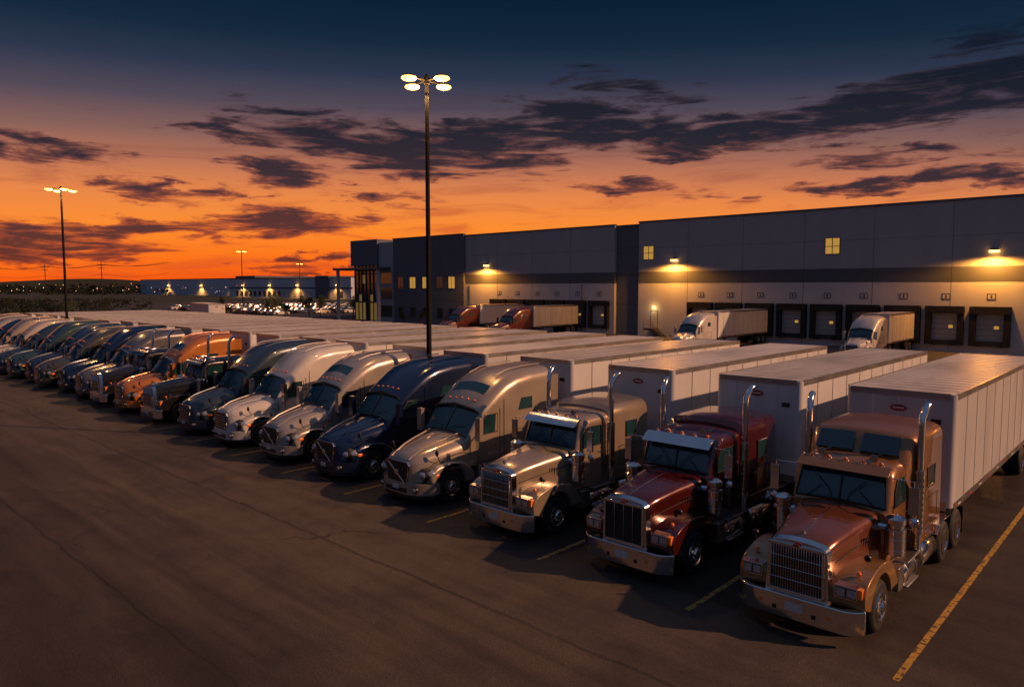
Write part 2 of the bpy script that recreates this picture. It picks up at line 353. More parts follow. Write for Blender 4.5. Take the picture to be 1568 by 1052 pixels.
    for sx in(1,-1):
        b.tube([(sx*.2,2.0,2.04),(sx*.3,2.1,2.17),(sx*.75,2.2,2.24)],.012,BLK,5)
        b.tube([(sx*.62,3.75,3.72+d),(sx*.66,4.3,3.88+d),(sx*.68,5.0,3.95+d),(sx*.70,5.95,3.97+d)],.02,P2,6)
        wp=[(2.5,1.95),(3.32,1.95),(3.32,2.55),(2.80,2.55),(2.52,2.2)]
        a0,a1=sorted((sx*1.10,sx*1.172)); b.prism(wp,'x',a0,a1,GLS); b.tube([(sx*1.17,q[0],q[1]) for q in wp+[wp[0]]],.02,BLK,5)
        b.tube([(sx*1.165,2.42,2.1),(sx*1.17,2.42,1.05),(sx*1.185,3.42,1.05),(sx*1.19,3.42,2.7)],.011,BLK,5)
        wp=[(4.3,2.55),(5.0,2.55),(5.0,2.95),(4.45,2.95)]
        a0,a1=sorted((sx*1.1,sx*1.228)); b.prism(wp,'x',a0,a1,GLS)
        b.tube([(sx*1.2,3.3,1.75),(sx*1.2,3.15,1.75)],.018,BLK,6)
        b.tube([(sx*1.228,4.0,1.35),(sx*1.228,5.2,1.35),(sx*1.228,5.2,1.9),(sx*1.228,4.0,1.9),(sx*1.228,4.0,1.35)],.009,BLK,5)
        b.tube([(sx*1.215,3.6,1.0),(sx*1.215,3.6,3.0)],.008,BLK,5)
        a0,a1=sorted((sx*1.17,sx*1.21)); b.box(a0,a1,5.98,6.42,1.1,H-.3,P2)
    for q in(-.6,-.3,0,.3,.6): b.ell((q,2.82,3.0-.05*abs(q)),(.06,.05,.03),AMB,8,5)
    b.build('cab_and_sleeper',root,angle=45)
    b=MB()
    for sx in(1,-1):
        a0,a1=sorted((sx*.75,sx*1.21)); b.box(a0,a1,2.45,5.45,.36,.97,P)
        a0,a1=sorted((sx*1.0,sx*1.222)); b.box(a0,a1,2.6,3.3,.55,.61,BLK); b.box(a0,a1,2.6,3.3,.80,.86,BLK)
    b.build('side_fairings',root,.04,3)
    b=MB()
    for sx in(1,-1):
        b.tube([(sx*1.1,2.42,2.45),(sx*1.38,2.26,2.5)],.025,BLK,6); b.tube([(sx*1.1,2.42,1.95),(sx*1.38,2.26,1.9)],.025,BLK,6)
        a0,a1=sorted((sx*1.32,sx*1.54)); b.box(a0,a1,2.14,2.30,1.82,2.56,P if not chromeg else CH); b.box(a0+.02,a1-.02,2.30,2.304,1.86,2.52,GLS)
        b.tube([(sx*1.0,.95,1.28),(sx*1.08,.76,1.56)],.014,BLK,6); b.ell((sx*1.09,.74,1.62),(.075,.045,.10),BLK,10,6)
    b.build('mirrors',root,.03,3)
    return root

# ------------------------------------------------------------------ trailer
def trailer(x,y,Ln=13.2,name='semi_trailer'):
    root=empty(name,(x,y,0)); b=MB(); w=1.29; r=.16
    pl=[(w,Ln),(-w,Ln)]
    for i in range(6): a=math.pi+math.pi/2*i/5; pl.append((-w+r+r*math.cos(a),r+r*math.sin(a)))
    for i in range(6): a=1.5*math.pi+math.pi/2*i/5; pl.append((w-r+r*math.cos(a),r+r*math.sin(a)))
    b.prism(pl,'z',1.22,4.04,TRW); b.build('box_body',root,angle=40)
    b=MB(); pr=[(p[0]*.992,p[1]) if p[1]>Ln-.1 else (p[0]*.992,p[1]+.012) for p in pl]
    b.prism(pr,'z',4.041,4.06,TRR)
    k=.7
    while k<Ln-.2: b.box(-w+.09,w-.09,k,k+.035,4.06,4.068,TRR); k+=.61
    b.build('roof_sheet',root)
    b=MB()
    b.mbox(w-.0,w+.016,.18,Ln,3.93,4.075,ALU); b.mbox(w-.03,w+.0,.18,Ln,4.061,4.075,ALU); b.mbox(w,w+.018,.18,Ln,1.16,1.34,ALU)
    b.box(-w+.12,w-.12,-.016,.0,3.93,4.08,ALU); b.box(-w+.12,w-.12,-.016,0,1.14,1.36,ALU)
    for xx in(-.62,0,.62): b.box(xx-.02,xx+.02,-.006,0.0,1.36,3.93,TRW)
    k=1.22
    while k<Ln-.3: b.mbox(w,w+.006,k-.02,k+.02,1.34,3.93,ALU); k+=1.22
    b.box(-w-.01,w+.01,Ln,Ln+.04,1.16,4.08,ALU); b.box(-w+.1,-.02,Ln+.04,Ln+.06,1.3,3.95,TRW); b.box(.02,w-.1,Ln+.04,Ln+.06,1.3,3.95,TRW)
    b.build('rails_and_seams',root)
    b=MB()
    b.lathe((0,-.006,3.62),(0,-1,0),[(0,1),(.012,1)],24,LOGR)
    for i in range(len(b.v)): v=b.v[i]; b.v[i]=(v[0]*.20,v[1],3.62+(v[2]-3.62)*.085)
    b.box(-.13,.13,-.024,-.018,3.60,3.64,WHT)
    b.box(.75,.98,-.02,-.006,3.3,3.42,BLK); b.box(-.35,.35,-.05,-.016,1.42,1.62,DRK)
    b.mbox(1.0,1.06,-.03,0,3.98,4.02,AMB)
    b.mbox(w+.016,w+.026,.4,.46,1.23,1.27,AMB); b.mbox(w+.016,w+.026,Ln/2,Ln/2+.06,1.23,1.27,AMB)
    q=.6
    while q<Ln-.5: b.mbox(w+.018,w+.021,q,q+.3,1.20,1.25,REDL if int(q/1.25)%2 else WHT); q+=1.25
    b.build('badge_and_lamps',root)
    b=MB(); b.mbox(.35,.47,.3,Ln,.98,1.2,DRK)
    k=.4
    while k<Ln: b.box(-w+.05,w-.05,k,k+.08,1.12,1.215,DRK); k+=.6
    b.mbox(.75,.87,2.4,2.55,.25,1.1,DRK); b.mbox(.68,.94,2.35,2.6,.2,.25,DRK)
    b.mbox(.7,1.0,Ln-.08,Ln-.02,.5,1.15,ALU); b.box(-1.1,1.1,Ln-.1,Ln,.45,.56,ALU); b.mbox(.6,1.2,Ln-.14,Ln-.12,.2,1.1,BLK)
    b.build('underframe',root)
    wheel(root,WD,.96,Ln-1.0); wheel(root,WD,.96,Ln-2.25)
    return root

C=dict(bronze=paint('bronze',(.18,.058,.026),.4,.20),copper=paint('copper',(.27,.12,.035),.4),ochre=paint('ochre',(.30,.16,.055),.35),maroon=paint('maroon',(.065,.008,.008),.3,.2),gold=paint('gold',(.31,.25,.18),.4),tan=paint('tan',(.33,.28,.22),.35),
  navy=paint('navy',(.005,.015,.055),.3,.22),silver=paint('silver',(.33,.30,.27),.35),white=paint('white',(.46,.44,.42),.0,.3),slate=paint('slate',(.028,.048,.070),.4),black=paint('black',(.010,.010,.012),.1,.2),
  orange=paint('orange',(.38,.13,.018),.2),blue=paint('blue',(.016,.036,.08),.4),teal=paint('teal',(.03,.065,.075),.4),red=paint('red',(.07,.006,.007),.1),grey=paint('grey',(.10,.10,.11),.4),olive=paint('olive',(.06,.06,.052),.4),cream=paint('cream',(.40,.36,.31),.1))
Y0=13.75
classic(-5.30,Y0-.1,C['bronze'],C['copper'],high=True,P3=C['ochre'])
classic(-9.35,Y0,C['maroon'],grille='mesh')
classic(-13.5,Y0,C['gold'])
aero(-17.75,Y0,C['tan'])
aero(-21.8,Y0,C['navy'],skylight=False)
aero(-25.6,Y0,C['silver'])
aero(-29.7,Y0,C['white'],skylight=False,slash=False,chromeg=True,H=4.0,nose=.08)
aero(-33.3,Y0,C['slate'],skylight=False,slash=False,H=4.0)
classic(-37.6,Y0,C['black'],low=True)
aero(-41.6,Y0,C['orange'],skylight=True,slash=False,chromeg=True,H=4.0,nose=.1)
tx=[-5.30,-9.35,-13.5,-17.75,-21.8,-25.6,-29.7,-33.3,-37.6,-41.6]
row=[('c','black'),('a','grey'),('a','navy'),('a','olive'),('a','blue'),('a','teal'),('a','slate'),('a','cream'),('a','tan'),('a','navy'),('a','silver'),('a','tan')]
xx=-45.2
for k,(t,c) in enumerate(row):
    if t=='c': classic(xx,Y0,C[c],low=True)
    else: aero(xx,Y0+random.uniform(-.2,.3),C[c],skylight=k%3==0,slash=k%2==0,H=3.8+.1*(k%3),chromeg=k%2==1,nose=.04*(k%3))
    tx.append(xx); xx-=3.7
T0=trailer(tx[0]-.05,20.3)
for q in tx[1:]: inst(T0,'semi_trailer',(q+random.uniform(-.06,.1)+(.25 if q>-24 else 0),20.3+random.uniform(-.15,.35),0),random.uniform(-.004,.004))
def dock_rig(x,yf,c,**k):
    a=aero(x,yf,C[c],**k)
    t=trailer(x,yf+6.6,85.3-yf-6.6)
dock_rig(-22.6,70,'white',skylight=False,slash=False); dock_rig(-38.6,66.2,'white',skylight=False,slash=False); dock_rig(-67.5,68.8,'red',skylight=False); dock_rig(-78.2,69,'red',skylight=False)

# ------------------------------------------------------------------ ground
def ramp(nt,fac,stops,interp='LINEAR'):
    r=nt.nodes.new('ShaderNodeValToRGB'); e=r.color_ramp.elements; r.color_ramp.interpolation=interp
    while len(e)<len(stops): e.new(.5)
    for i,(p,c) in enumerate(stops):
        e[i].position=p; e[i].color=(*c,1) if len(c)==3 else c
    nt.links.new(fac,r.inputs[0]); return r.outputs[0]
def asphalt(name,lo,hi,seams=True):
    m,nt,b=new_mat(name); N=nt.nodes; L=nt.links
    tc=N.new('ShaderNodeTexCoord')
    def noise(s,d=5,rough=.6,vec=None,dist=0):
        n=N.new('ShaderNodeTexNoise'); n.inputs['Scale'].default_value=s; n.inputs['Detail'].default_value=d; n.inputs['Roughness'].default_value=rough; n.inputs['Distortion'].default_value=dist
        L.new(vec or tc.outputs['Object'],n.inputs['Vector']); return n.outputs['Fac']
    def M(op,a,c,cl=False):
        n=N.new('ShaderNodeMath'); n.operation=op; n.use_clamp=cl
        for i,v in enumerate((a,c)):
            if v is None: continue
            if isinstance(v,(int,float)): n.inputs[i].default_value=v
            else: L.new(v,n.inputs[i])
        return n.outputs[0]
    big=noise(.09,4,.6,dist=.6); mid=noise(.8,5,.65)
    mp=N.new('ShaderNodeMapping'); mp.inputs['Scale'].default_value=(.10,1.3,1); L.new(tc.outputs['Object'],mp.inputs[0])
    streak=noise(1.0,4,.6,vec=mp.outputs[0],dist=.4)
    fine=noise(38,4,.8)
    v=M('ADD',M('MULTIPLY',big,.36),M('ADD',M('MULTIPLY',mid,.32),M('MULTIPLY',streak,.32)))
    base=ramp(nt,v,[(.38,lo),(.60,hi)])
    nd=N.new('ShaderNodeTexNoise'); nd.inputs['Scale'].default_value=.5; nd.inputs['Detail'].default_value=5; L.new(tc.outputs['Object'],nd.inputs['Vector'])
    vm=N.new('ShaderNodeVectorMath'); vm.operation='MULTIPLY_ADD'; L.new(nd.outputs['Color'],vm.inputs[0]); vm.inputs[1].default_value=(3.0,3.0,0); L.new(tc.outputs['Object'],vm.inputs[2])
    vo=N.new('ShaderNodeTexVoronoi'); vo.feature='DISTANCE_TO_EDGE'; vo.inputs['Scale'].default_value=.07; L.new(vm.outputs[0],vo.inputs['Vector'])
    mr=N.new('ShaderNodeMapRange'); mr.inputs[1].default_value=.0; mr.inputs[2].default_value=.005; mr.inputs[3].default_value=1; mr.inputs[4].default_value=0; L.new(vo.outputs['Distance'],mr.inputs[0])
    gate=ramp(nt,noise(.15,2),[(.48,(0,0,0)),(.58,(1,1,1))])
    crack=M('MULTIPLY',M('MULTIPLY',mr.outputs[0],gate),.9)
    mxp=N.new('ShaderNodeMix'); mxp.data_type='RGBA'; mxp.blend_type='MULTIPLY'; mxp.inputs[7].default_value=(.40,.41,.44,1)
    if seams:
        n5=noise(.2,2); sp=N.new('ShaderNodeSeparateXYZ'); L.new(tc.outputs['Object'],sp.inputs[0])
        yw=M('ADD',sp.outputs['Y'],M('MULTIPLY',mid,.35))
        def seam(yc,wd):
            return M('SUBTRACT',1,M('DIVIDE',M('ABSOLUTE',M('SUBTRACT',yw,yc),None),wd),True)
        crack=M('MAXIMUM',crack,M('MULTIPLY',M('MAXIMUM',seam(10.6,.08),seam(5.6,.06)),M('MULTIPLY',n5,1.6)),True)
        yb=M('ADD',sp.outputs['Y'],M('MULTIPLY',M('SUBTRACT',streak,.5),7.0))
        stall=M('DIVIDE',M('SUBTRACT',yb,12.9),1.8,True); near=M('DIVIDE',M('SUBTRACT',9.6,yb),5.0,True)  # stall: oil stains that also deepen truck shade; near: foreground dimming painted into colour
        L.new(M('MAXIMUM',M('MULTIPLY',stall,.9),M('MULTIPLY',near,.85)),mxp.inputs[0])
    else: mxp.inputs[0].default_value=0
    sp2=ramp(nt,noise(.35,4,.55),[(.58,(0,0,0)),(.72,(1,1,1))])
    mx=N.new('ShaderNodeMix'); mx.data_type='RGBA'; mx.blend_type='MULTIPLY'; L.new(M('MULTIPLY',sp2,.6),mx.inputs[0]); L.new(base,mx.inputs[6]); mx.inputs[7].default_value=(.3,.3,.32,1)
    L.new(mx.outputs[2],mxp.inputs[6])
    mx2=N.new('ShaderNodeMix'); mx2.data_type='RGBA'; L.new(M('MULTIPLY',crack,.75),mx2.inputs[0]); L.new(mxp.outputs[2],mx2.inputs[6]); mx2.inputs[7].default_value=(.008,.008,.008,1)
    mx3=N.new('ShaderNodeMix'); mx3.data_type='RGBA'; mx3.blend_type='MULTIPLY'; mx3.inputs[0].default_value=1; L.new(mx2.outputs[2],mx3.inputs[6]); L.new(ramp(nt,fine,[(.36,(.40,.40,.40)),(.64,(1.6,1.6,1.6))]),mx3.inputs[7])
    L.new(mx3.outputs[2],b.inputs['Base Color'])
    L.new(ramp(nt,mid,[(.3,(.52,)*3),(.7,(.80,)*3)]),b.inputs['Roughness']); b.inputs['Specular IOR Level'].default_value=.28
    bp=N.new('ShaderNodeBump'); bp.inputs['Strength'].default_value=.8; bp.inputs['Distance'].default_value=.016
    L.new(M('SUBTRACT',M('ADD',fine,M('MULTIPLY',mid,.5)),M('MULTIPLY',crack,1.0)),bp.inputs['Height']); L.new(bp.outputs[0],b.inputs['Normal'])
    return m
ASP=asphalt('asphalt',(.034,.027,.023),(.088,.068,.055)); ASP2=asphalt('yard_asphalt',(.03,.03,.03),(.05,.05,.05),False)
CON=mat('concrete_apron',(.09,.087,.083),.8,var=.35,scale=.5,bump=.3,bscale=20)
GRS=mat('field_grass',(.013,.018,.009),.95,var=.6,scale=.05)
def sheet(name,x0,x1,y0,y1,z,m,parent=None):
    b=MB(); b.add([(x0,y0,z),(x1,y0,z),(x1,y1,z),(x0,y1,z)],[(0,1,2,3)],m); o=b.build(name,parent,flat=True); return o
sheet('ground',-3500,3500,-3500,3500,0,GRS)
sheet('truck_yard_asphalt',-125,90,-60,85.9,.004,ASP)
sheet('car_park_asphalt',-330,-125.0,62,190,.004,ASP2)
sheet('dock_apron',-100,60,66,85.8,.008,CON)
# worn yellow paint: flakes where the asphalt shows through
YEL=mat('yellow_line_paint',(.38,.22,.03),.7,var=.5,scale=6)
nt=YEL.node_tree; bs=nt.nodes['Principled BSDF']; old=bs.inputs['Base Color'].links[0].from_socket
tcn=nt.nodes.new('ShaderNodeTexCoord'); nn_=nt.nodes.new('ShaderNodeTexNoise'); nn_.inputs['Scale'].default_value=9; nn_.inputs['Detail'].default_value=6; nt.links.new(tcn.outputs['Object'],nn_.inputs['Vector'])
wear=ramp(nt,nn_.outputs['Fac'],[(.52,(0,0,0)),(.60,(1,1,1))]); mm=nt.nodes.new('ShaderNodeMix'); mm.data_type='RGBA'; nt.links.new(wear,mm.inputs[0]); nt.links.new(old,mm.inputs[6]); mm.inputs[7].default_value=(.07,.05,.03,1); nt.links.new(mm.outputs[2],bs.inputs['Base Color'])
RAIL=mat('yellow_rail',(.5,.3,.03),.5)
b=MB()
lx=[-3.35]+[(tx[i]+tx[i+1])/2 for i in range(len(tx)-1)]
for q in lx:
    y1=34 if q==lx[0] else 33.5
    b.add([(q-.06,13.2,.010),(q+.06,13.2,.010),(q+.06,y1,.010),(q-.06,y1,.010)],[(0,1,2,3)],YEL)
b.build('parking_lines',flat=True)

# ------------------------------------------------------------------ warehouse
WL=mat('precast_light',(.46,.47,.49),.8,var=.14,scale=.6,stretch=(1,1,.3))
WU=mat('precast_upper',(.30,.32,.35),.8,var=.16,scale=.5,stretch=(1,1,.3))
WB=mat('precast_band',(.075,.085,.105),.8,var=.1,scale=.2)
WD2=mat('precast_dark',(.10,.112,.14),.8,var=.14,scale=.4,stretch=(1,1,.3))
JNT=mat('dark_joint',(.05,.05,.055),.9)  # plain dark colour for panel joints, door grooves and small marks
JN2=mat('panel_joint',(.17,.18,.20),.9)
CAP=mat('metal_coping',(.10,.11,.13),.5,.5)
DOOR=mat('dock_door',(.34,.33,.31),.5,var=.15)
PAD=mat('dock_pad',(.01,.01,.011),.8)
WIN=mat('dark_window',(.02,.03,.04),.08,coat=.5)
LIT=mat('lit_window',(.4,.3,.1),.3,emit=(1,.52,.09),estr=.42,var=.6,scale=2)
LITD=mat('lit_window_dim',(.3,.3,.12),.3,emit=(.9,.52,.11),estr=.12,var=.3)
EMW=mat('wall_lamp_glow',(1,.8,.4),.3,emit=(1,.46,.10),estr=8)
wh=empty('warehouse',(0,0,0)); WY=86
def Wsec(name,x0,x1,yf,H,kind):
    b=MB()
    if kind=='light':
        b.box(x0,x1,yf,WY+44,0,7.25,WL); b.box(x0,x1,yf-.02,WY+44,7.251,8.8,WB); b.box(x0,x1,yf,WY+44,8.801,H,WU)
        k=x0+7.6
        while k<x1-2:
            b.box(k-.04,k+.04,yf-.004,yf+.1,0.1,7.25,JN2); b.box(k-.04,k+.04,yf-.004,yf+.1,8.81,H,JN2); b.box(k-.04,k+.04,yf-.024,yf+.1,7.252,8.799,JNT); k+=7.6
        b.box(x0,x1,yf-.003,yf+.1,11.95,12.0,JN2)
    else:
        b.box(x0,x1,yf,WY+44,0,H,WD2)
        for z in(4.2,8.4,12.2): b.box(x0,x1,yf-.004,yf+.1,z,z+.05,JNT)
        k=x0+6.6
        while k<x1-2: b.box(k-.03,k+.03,yf-.005,yf+.1,.1,H,JNT); k+=6.6
    b.box(x0-.05,x1+.05,yf-.1,yf+.5,H,H+.22,CAP)
    b.build(name,wh)
Wsec('east_wall',-56.2,70,WY,15.5,'light'); Wsec('recessed_bay',-60.2,-56.25,WY+.5,15.2,'dark'); Wsec('west_wall',-91.1,-60.25,WY,15.35,'light')
Wsec('office_block',-110.5,-91.15,WY-.4,15.6,'dark')
b=MB()
b.box(-124,-115.2,WY-.6,WY+40,10.9,15.9,WD2); b.box(-115.2,-110.55,WY-.2,WY+40,0,15.2,WU)
b.box(-124,-115.25,WY+.4,WY+40,0,10.9,WIN)
for k in range(7):
    for z0,z1 in((.2,3.6),(3.9,5.2),(5.5,7.1),(7.4,9.1)):
        if (z0<3 and k!=3) or (z0<5 and k%3==1) or (k*7+int(z0*3))%9==0:
            b.box(-123.85+k*1.24,-122.8+k*1.24,WY+.36,WY+.39,z0,z1,LITD)
for k in range(8): q=-124+k*1.24; b.box(q,q+.12,WY+.2,WY+.5,0,10.9,CAP)
for z in(0.0,3.7,5.3,7.2,9.2): b.box(-124,-115.3,WY+.22,WY+.48,z,z+.18,CAP)
b.box(-126.5,-111.5,WY-3.2,WY+.5,10.0,10.45,CAP); b.box(-125.9,-125.4,WY-2.8,WY-2.3,0,10,WL); b.box(-112.6,-112.1,WY-2.8,WY-2.3,0,10,WL)
b.box(-114.6,-111.2,WY-.23,WY-.1,4.4,6.6,WIN); b.box(-114.6,-111.2,WY-.23,WY-.1,7.4,9.4,WIN); b.box(-114.6,-111.2,WY-.23,WY-.1,1,3.2,WIN)
b.build('entrance_tower',wh)
b=MB()
for x,lit in((-108.3,0),(-104.8,1),(-101.2,1),(-97.3,0),(-94.2,1)):
    z=6.5
    b.box(x-.75,x+.75,WY-.44,WY-.38,z,z+2.0,LIT if lit else WIN); b.box(x-.03,x+.03,WY-.46,WY-.38,z,z+2.0,CAP); b.box(x-.85,x+.85,WY-.47,WY-.38,z-.1,z,CAP)
    b.box(x-.75,x+.75,WY-.44,WY-.38,1.2,3.0,WIN)
for x in(-54.6,-30.2):
    b.box(x-.8,x+.8,WY-.04,WY+.02,10.5,12.25,LIT)
    for q in(-.82,-.02,.8): b.box(x+q-.03,x+q+.05,WY-.07,WY+.02,10.45,12.3,CAP)
    for z in(10.42,11.3,12.25): b.box(x-.85,x+.85,WY-.068,WY+.02,z,z+.07,CAP)
b.build('windows',wh)
def dock(x):
    b=MB()
    b.box(x-1.75,x-1.2,WY-.55,WY,.75,4.55,PAD); b.box(x+1.2,x+1.75,WY-.55,WY,.75,4.55,PAD); b.box(x-1.75,x+1.75,WY-.62,WY,4.0,4.75,PAD)
    b.box(x-1.2,x+1.2,WY-.04,WY-.01,1.25,4.0,DOOR)
    for z in(1.8,2.35,2.9,3.45): b.box(x-1.2,x+1.2,WY-.055,WY-.04,z,z+.03,JNT)
    b.box(x+.35,x+.75,WY-.06,WY-.04,2.5,2.8,LIT)
    b.box(x-1.2,x+1.2,WY-.3,WY,.75,1.25,DRK); b.box(x-1.1,x-.7,WY-.45,WY-.3,.7,1.2,RUB); b.box(x+.7,x+1.1,WY-.45,WY-.3,.7,1.2,RUB)
    b.box(x-.40,x+.40,WY-.03,WY,5.4,6.05,CAP); b.box(x-.30,x+.30,WY-.04,WY-.03,5.5,5.95,WL); b.box(x-.08,x+.08,WY-.045,WY-.04,5.55,5.9,JNT)
    b.build('dock_door',wh,angle=30)
for k in range(-1,8): dock(-18.6-4*k)
for x in(-6.6,-62.8,-66.9,-70.9,-74.9,-79,-83): dock(x)
b=MB()
for x in(-53.6,-9.6):
    b.box(x-.5,x+.5,WY-.06,WY,1.2,3.4,WL); b.box(x-.6,x+.6,WY-.03,WY,1.2,3.5,JNT)
    b.box(x-.7,x+.7,WY-1.6,WY,.9,1.15,CON)
    for k in range(5): b.box(x+.7+k*.28,x+.98+k*.28,WY-1.6,WY-.4,0,1.0-k*.2,CON)
    for q in(-.68,.68): b.tube([(x+q,WY-1.55,1.15),(x+q,WY-1.55,2.2)],.03,RAIL,6)
    b.tube([(x-.68,WY-1.55,2.2),(x+.68,WY-1.55,2.2),(x+2.1,WY-1.55,1.1),(x+2.1,WY-1.55,0)],.03,RAIL,6); b.tube([(x-.68,WY-1.55,1.7),(x+.68,WY-1.55,1.7),(x+2.1,WY-1.55,.6)],.025,RAIL,6)
    b.box(x-.15,x+.15,WY-.2,WY-.05,3.9,4.1,EMW)
for q in(-64,-88): b.cyl((q-2,WY-.12,.1),(q-2,WY-.12,7.1),.09,CAP,8)
for (x,y,w,h) in((-80,100,5,1.6),(-25,105,4,1.2),(-40,112,6,1.4)): b.box(x,x+w,y,y+4,15,15.4+h,CAP)
b.build('stairs_and_roof_units',wh)
def lamp_light(name,typ,loc,energy,col=(1,.5,.15),size=140,blend=.6,rad=.12,rot=(0,0,0),parent=None):
    l=bpy.data.lights.new(name,typ); l.energy=energy; l.color=col; l.shadow_soft_size=rad
    if typ=='SPOT': l.spot_size=math.radians(size); l.spot_blend=blend
    o=bpy.data.objects.new(name,l); COL.objects.link(o); o.location=loc; o.rotation_euler=rot
    if parent: o.parent=parent
    return o
for x in(-14.5,-50.5,-85.8,14):
    b=MB(); b.box(x-.35,x+.35,WY-.45,WY-.02,10.35,10.55,CAP); b.box(x-.42,x+.42,WY-.47,WY-.1,10.15,10.349,EMW); b.build('wall_pack',wh)
    lamp_light('wall_pack_light','SPOT',(x,WY-1.3,10.12),4300,(1,.36,.045),172,.3,.2,(math.radians(-14),0,0),wh)
lamp_light('door_light','POINT',(-53.6,WY-.5,3.8),30,(1,.6,.2),parent=wh)

# distant warehouses
dw=empty('distant_warehouse',(0,0,0)); DY=232
DWL=mat('distant_wall',(.46,.50,.56),.8,var=.15,scale=.05)
b=MB(); b.box(-480,-337,DY,DY+60,0,11.8,DWL); b.box(-480,-337,DY-.1,DY+60,11.8,12.3,CAP); b.box(-480,-337,DY-.05,DY+1,5.6,6.6,WB)
b.box(-372,-358,DY-.6,DY+50,0,13.2,WD2)
k=-470
while k<-345: b.box(k,k+3,DY-.15,DY,1,4.2,PAD if int(k)%3 else DOOR); k+=6.1
b.build('walls',dw)
for x in(-460,-425,-392,-350):
    b=MB(); b.box(x-.6,x+.6,DY-1.0,DY-.06,7.6,8.0,EMW); b.build('wall_lamp',dw)
    lamp_light('wall_light','SPOT',(x,DY-2,7.4),7000,(1,.42,.08),150,.6,.3,(math.radians(-10),0,0),dw)
dw2=empty('distant_warehouse',(0,0,0))
b=MB(); b.box(-720,-500,DY+30,DY+120,0,13,DWL); b.box(-720,-500,DY+29.8,DY+120,13,13.6,CAP); b.box(-530,-500,DY+29.3,DY+100,0,15,WD2)
b.build('walls',dw2)
for x in(-655,-590,-535):
    b=MB(); b.box(x-.8,x+.8,DY+28.8,DY+29.9,7.6,8.2,EMW); b.build('wall_lamp',dw2)
    lamp_light('wall_light','SPOT',(x,DY+27.5,7.4),9000,(1,.42,.08),150,.6,.3,(math.radians(-10),0,0),dw2)

# ------------------------------------------------------------------ lamp posts
POLE=mat('pole_bronze',(.006,.006,.006),.8,spec=.2); EMP=mat('lamp_glow',(1,.8,.5),.3,emit=(1,.36,.06),estr=9)
def pole(x,y,H,energy,sc=1.):
    r=empty('parking_lot_lamp',(x,y,0)); b=MB()
    b.lathe((0,0,0),(0,0,1),[(0,.3),(.7,.3),(.71,.12),(H,.075)],14,POLE)
    b.tube([(-.8,0,H-.15),(.8,0,H-.15)],.045,POLE); b.tube([(0,-.8,H-.15),(0,.8,H-.15)],.045,POLE); b.lathe((0,0,H-.3),(0,0,1),[(0,.12),(.3,.12),(.4,.03)],12,POLE)
    for dx,dy in((1,0),(-1,0),(0,1),(0,-1)):
        cx,cy=dx*.92*sc,dy*.92*sc
        b.lathe((cx,cy,H-.20),(0,0,1),[(0,.27),(.04,.28),(.08,.18),(.11,.05)],18,POLE)
        b.lathe((cx,cy,H-.34),(0,0,1),[(0,.12),(.04,.25),(.09,.31),(.139,.29)],18,EMP)
    b.build('pole_and_heads',r)
    if energy: lamp_light('lamp_light','POINT',(0,0,H-.7),energy,(1,.5,.16),rad=.4,parent=r)
pole(-23.15,19.75,15.2,1300); pole(-71.2,19.75,15.2,1300); pole(-163,82,15.2,350); pole(-235,140,15.2,0)

# ------------------------------------------------------------------ cars
def car_src(name,P,loc,rz):
    r=empty(name,loc,rz); b=MB()
    b.loft([(0,sec(.7,.66,.35,.62,.1,.02)),(.15,sec(.85,.8,.25,.74,.14,.02)),(1.2,sec(.9,.85,.22,.9,.15,.03)),(3.6,sec(.9,.86,.22,.98,.15,.03)),(4.4,sec(.86,.8,.25,.95,.15,.02)),(4.55,sec(.75,.7,.35,.85,.12,.02))],P)
    b.loft([(1.15,sec(.8,.74,.85,.93,.05,.02)),(1.9,sec(.82,.66,.85,1.42,.12,.03)),(3.3,sec(.82,.66,.85,1.46,.12,.03)),(4.1,sec(.8,.72,.85,1.0,.05,.02))],GLS)
    b.loft([(1.95,sec(.66,.64,1.38,1.46,.06,.03)),(3.3,sec(.66,.64,1.38,1.49,.06,.03))],P)
    for sx in (1,-1):
        for yy in(.85,3.6): b.lathe((sx*.74,yy,.33),(sx,0,0),[(0,.33),(.2,.33),(.2,.2),(.17,.05)],14,RUB)
        b.box(*sorted((sx*.5,sx*.75)),-.0,.08,.55,.68,LENS); b.box(*sorted((sx*.5,sx*.8)),4.5,4.57,.65,.78,REDL)
    b.build('body',r); return r
srcs=[]
cols=['white','grey','silver','black','blue','maroon','tan']
pos=[]
for rowi,yy in enumerate((92,99,112,119,132,139)):
    for k in range(22):
        if random.random()<.72: pos.append((-160-k*2.9+random.uniform(-.2,.2),yy,0 if rowi%2 else math.pi))
for i,(px,py,rz) in enumerate(pos):
    if i<len(cols): srcs.append(car_src('parked_car',C[cols[i]],(px,py,0),rz))
    else: inst(random.choice(srcs+[srcs[0],srcs[2]]),'parked_car',(px,py,0),rz,random.uniform(.95,1.15))
tt=inst(T0,'semi_trailer',(-112,52,0),math.radians(78))
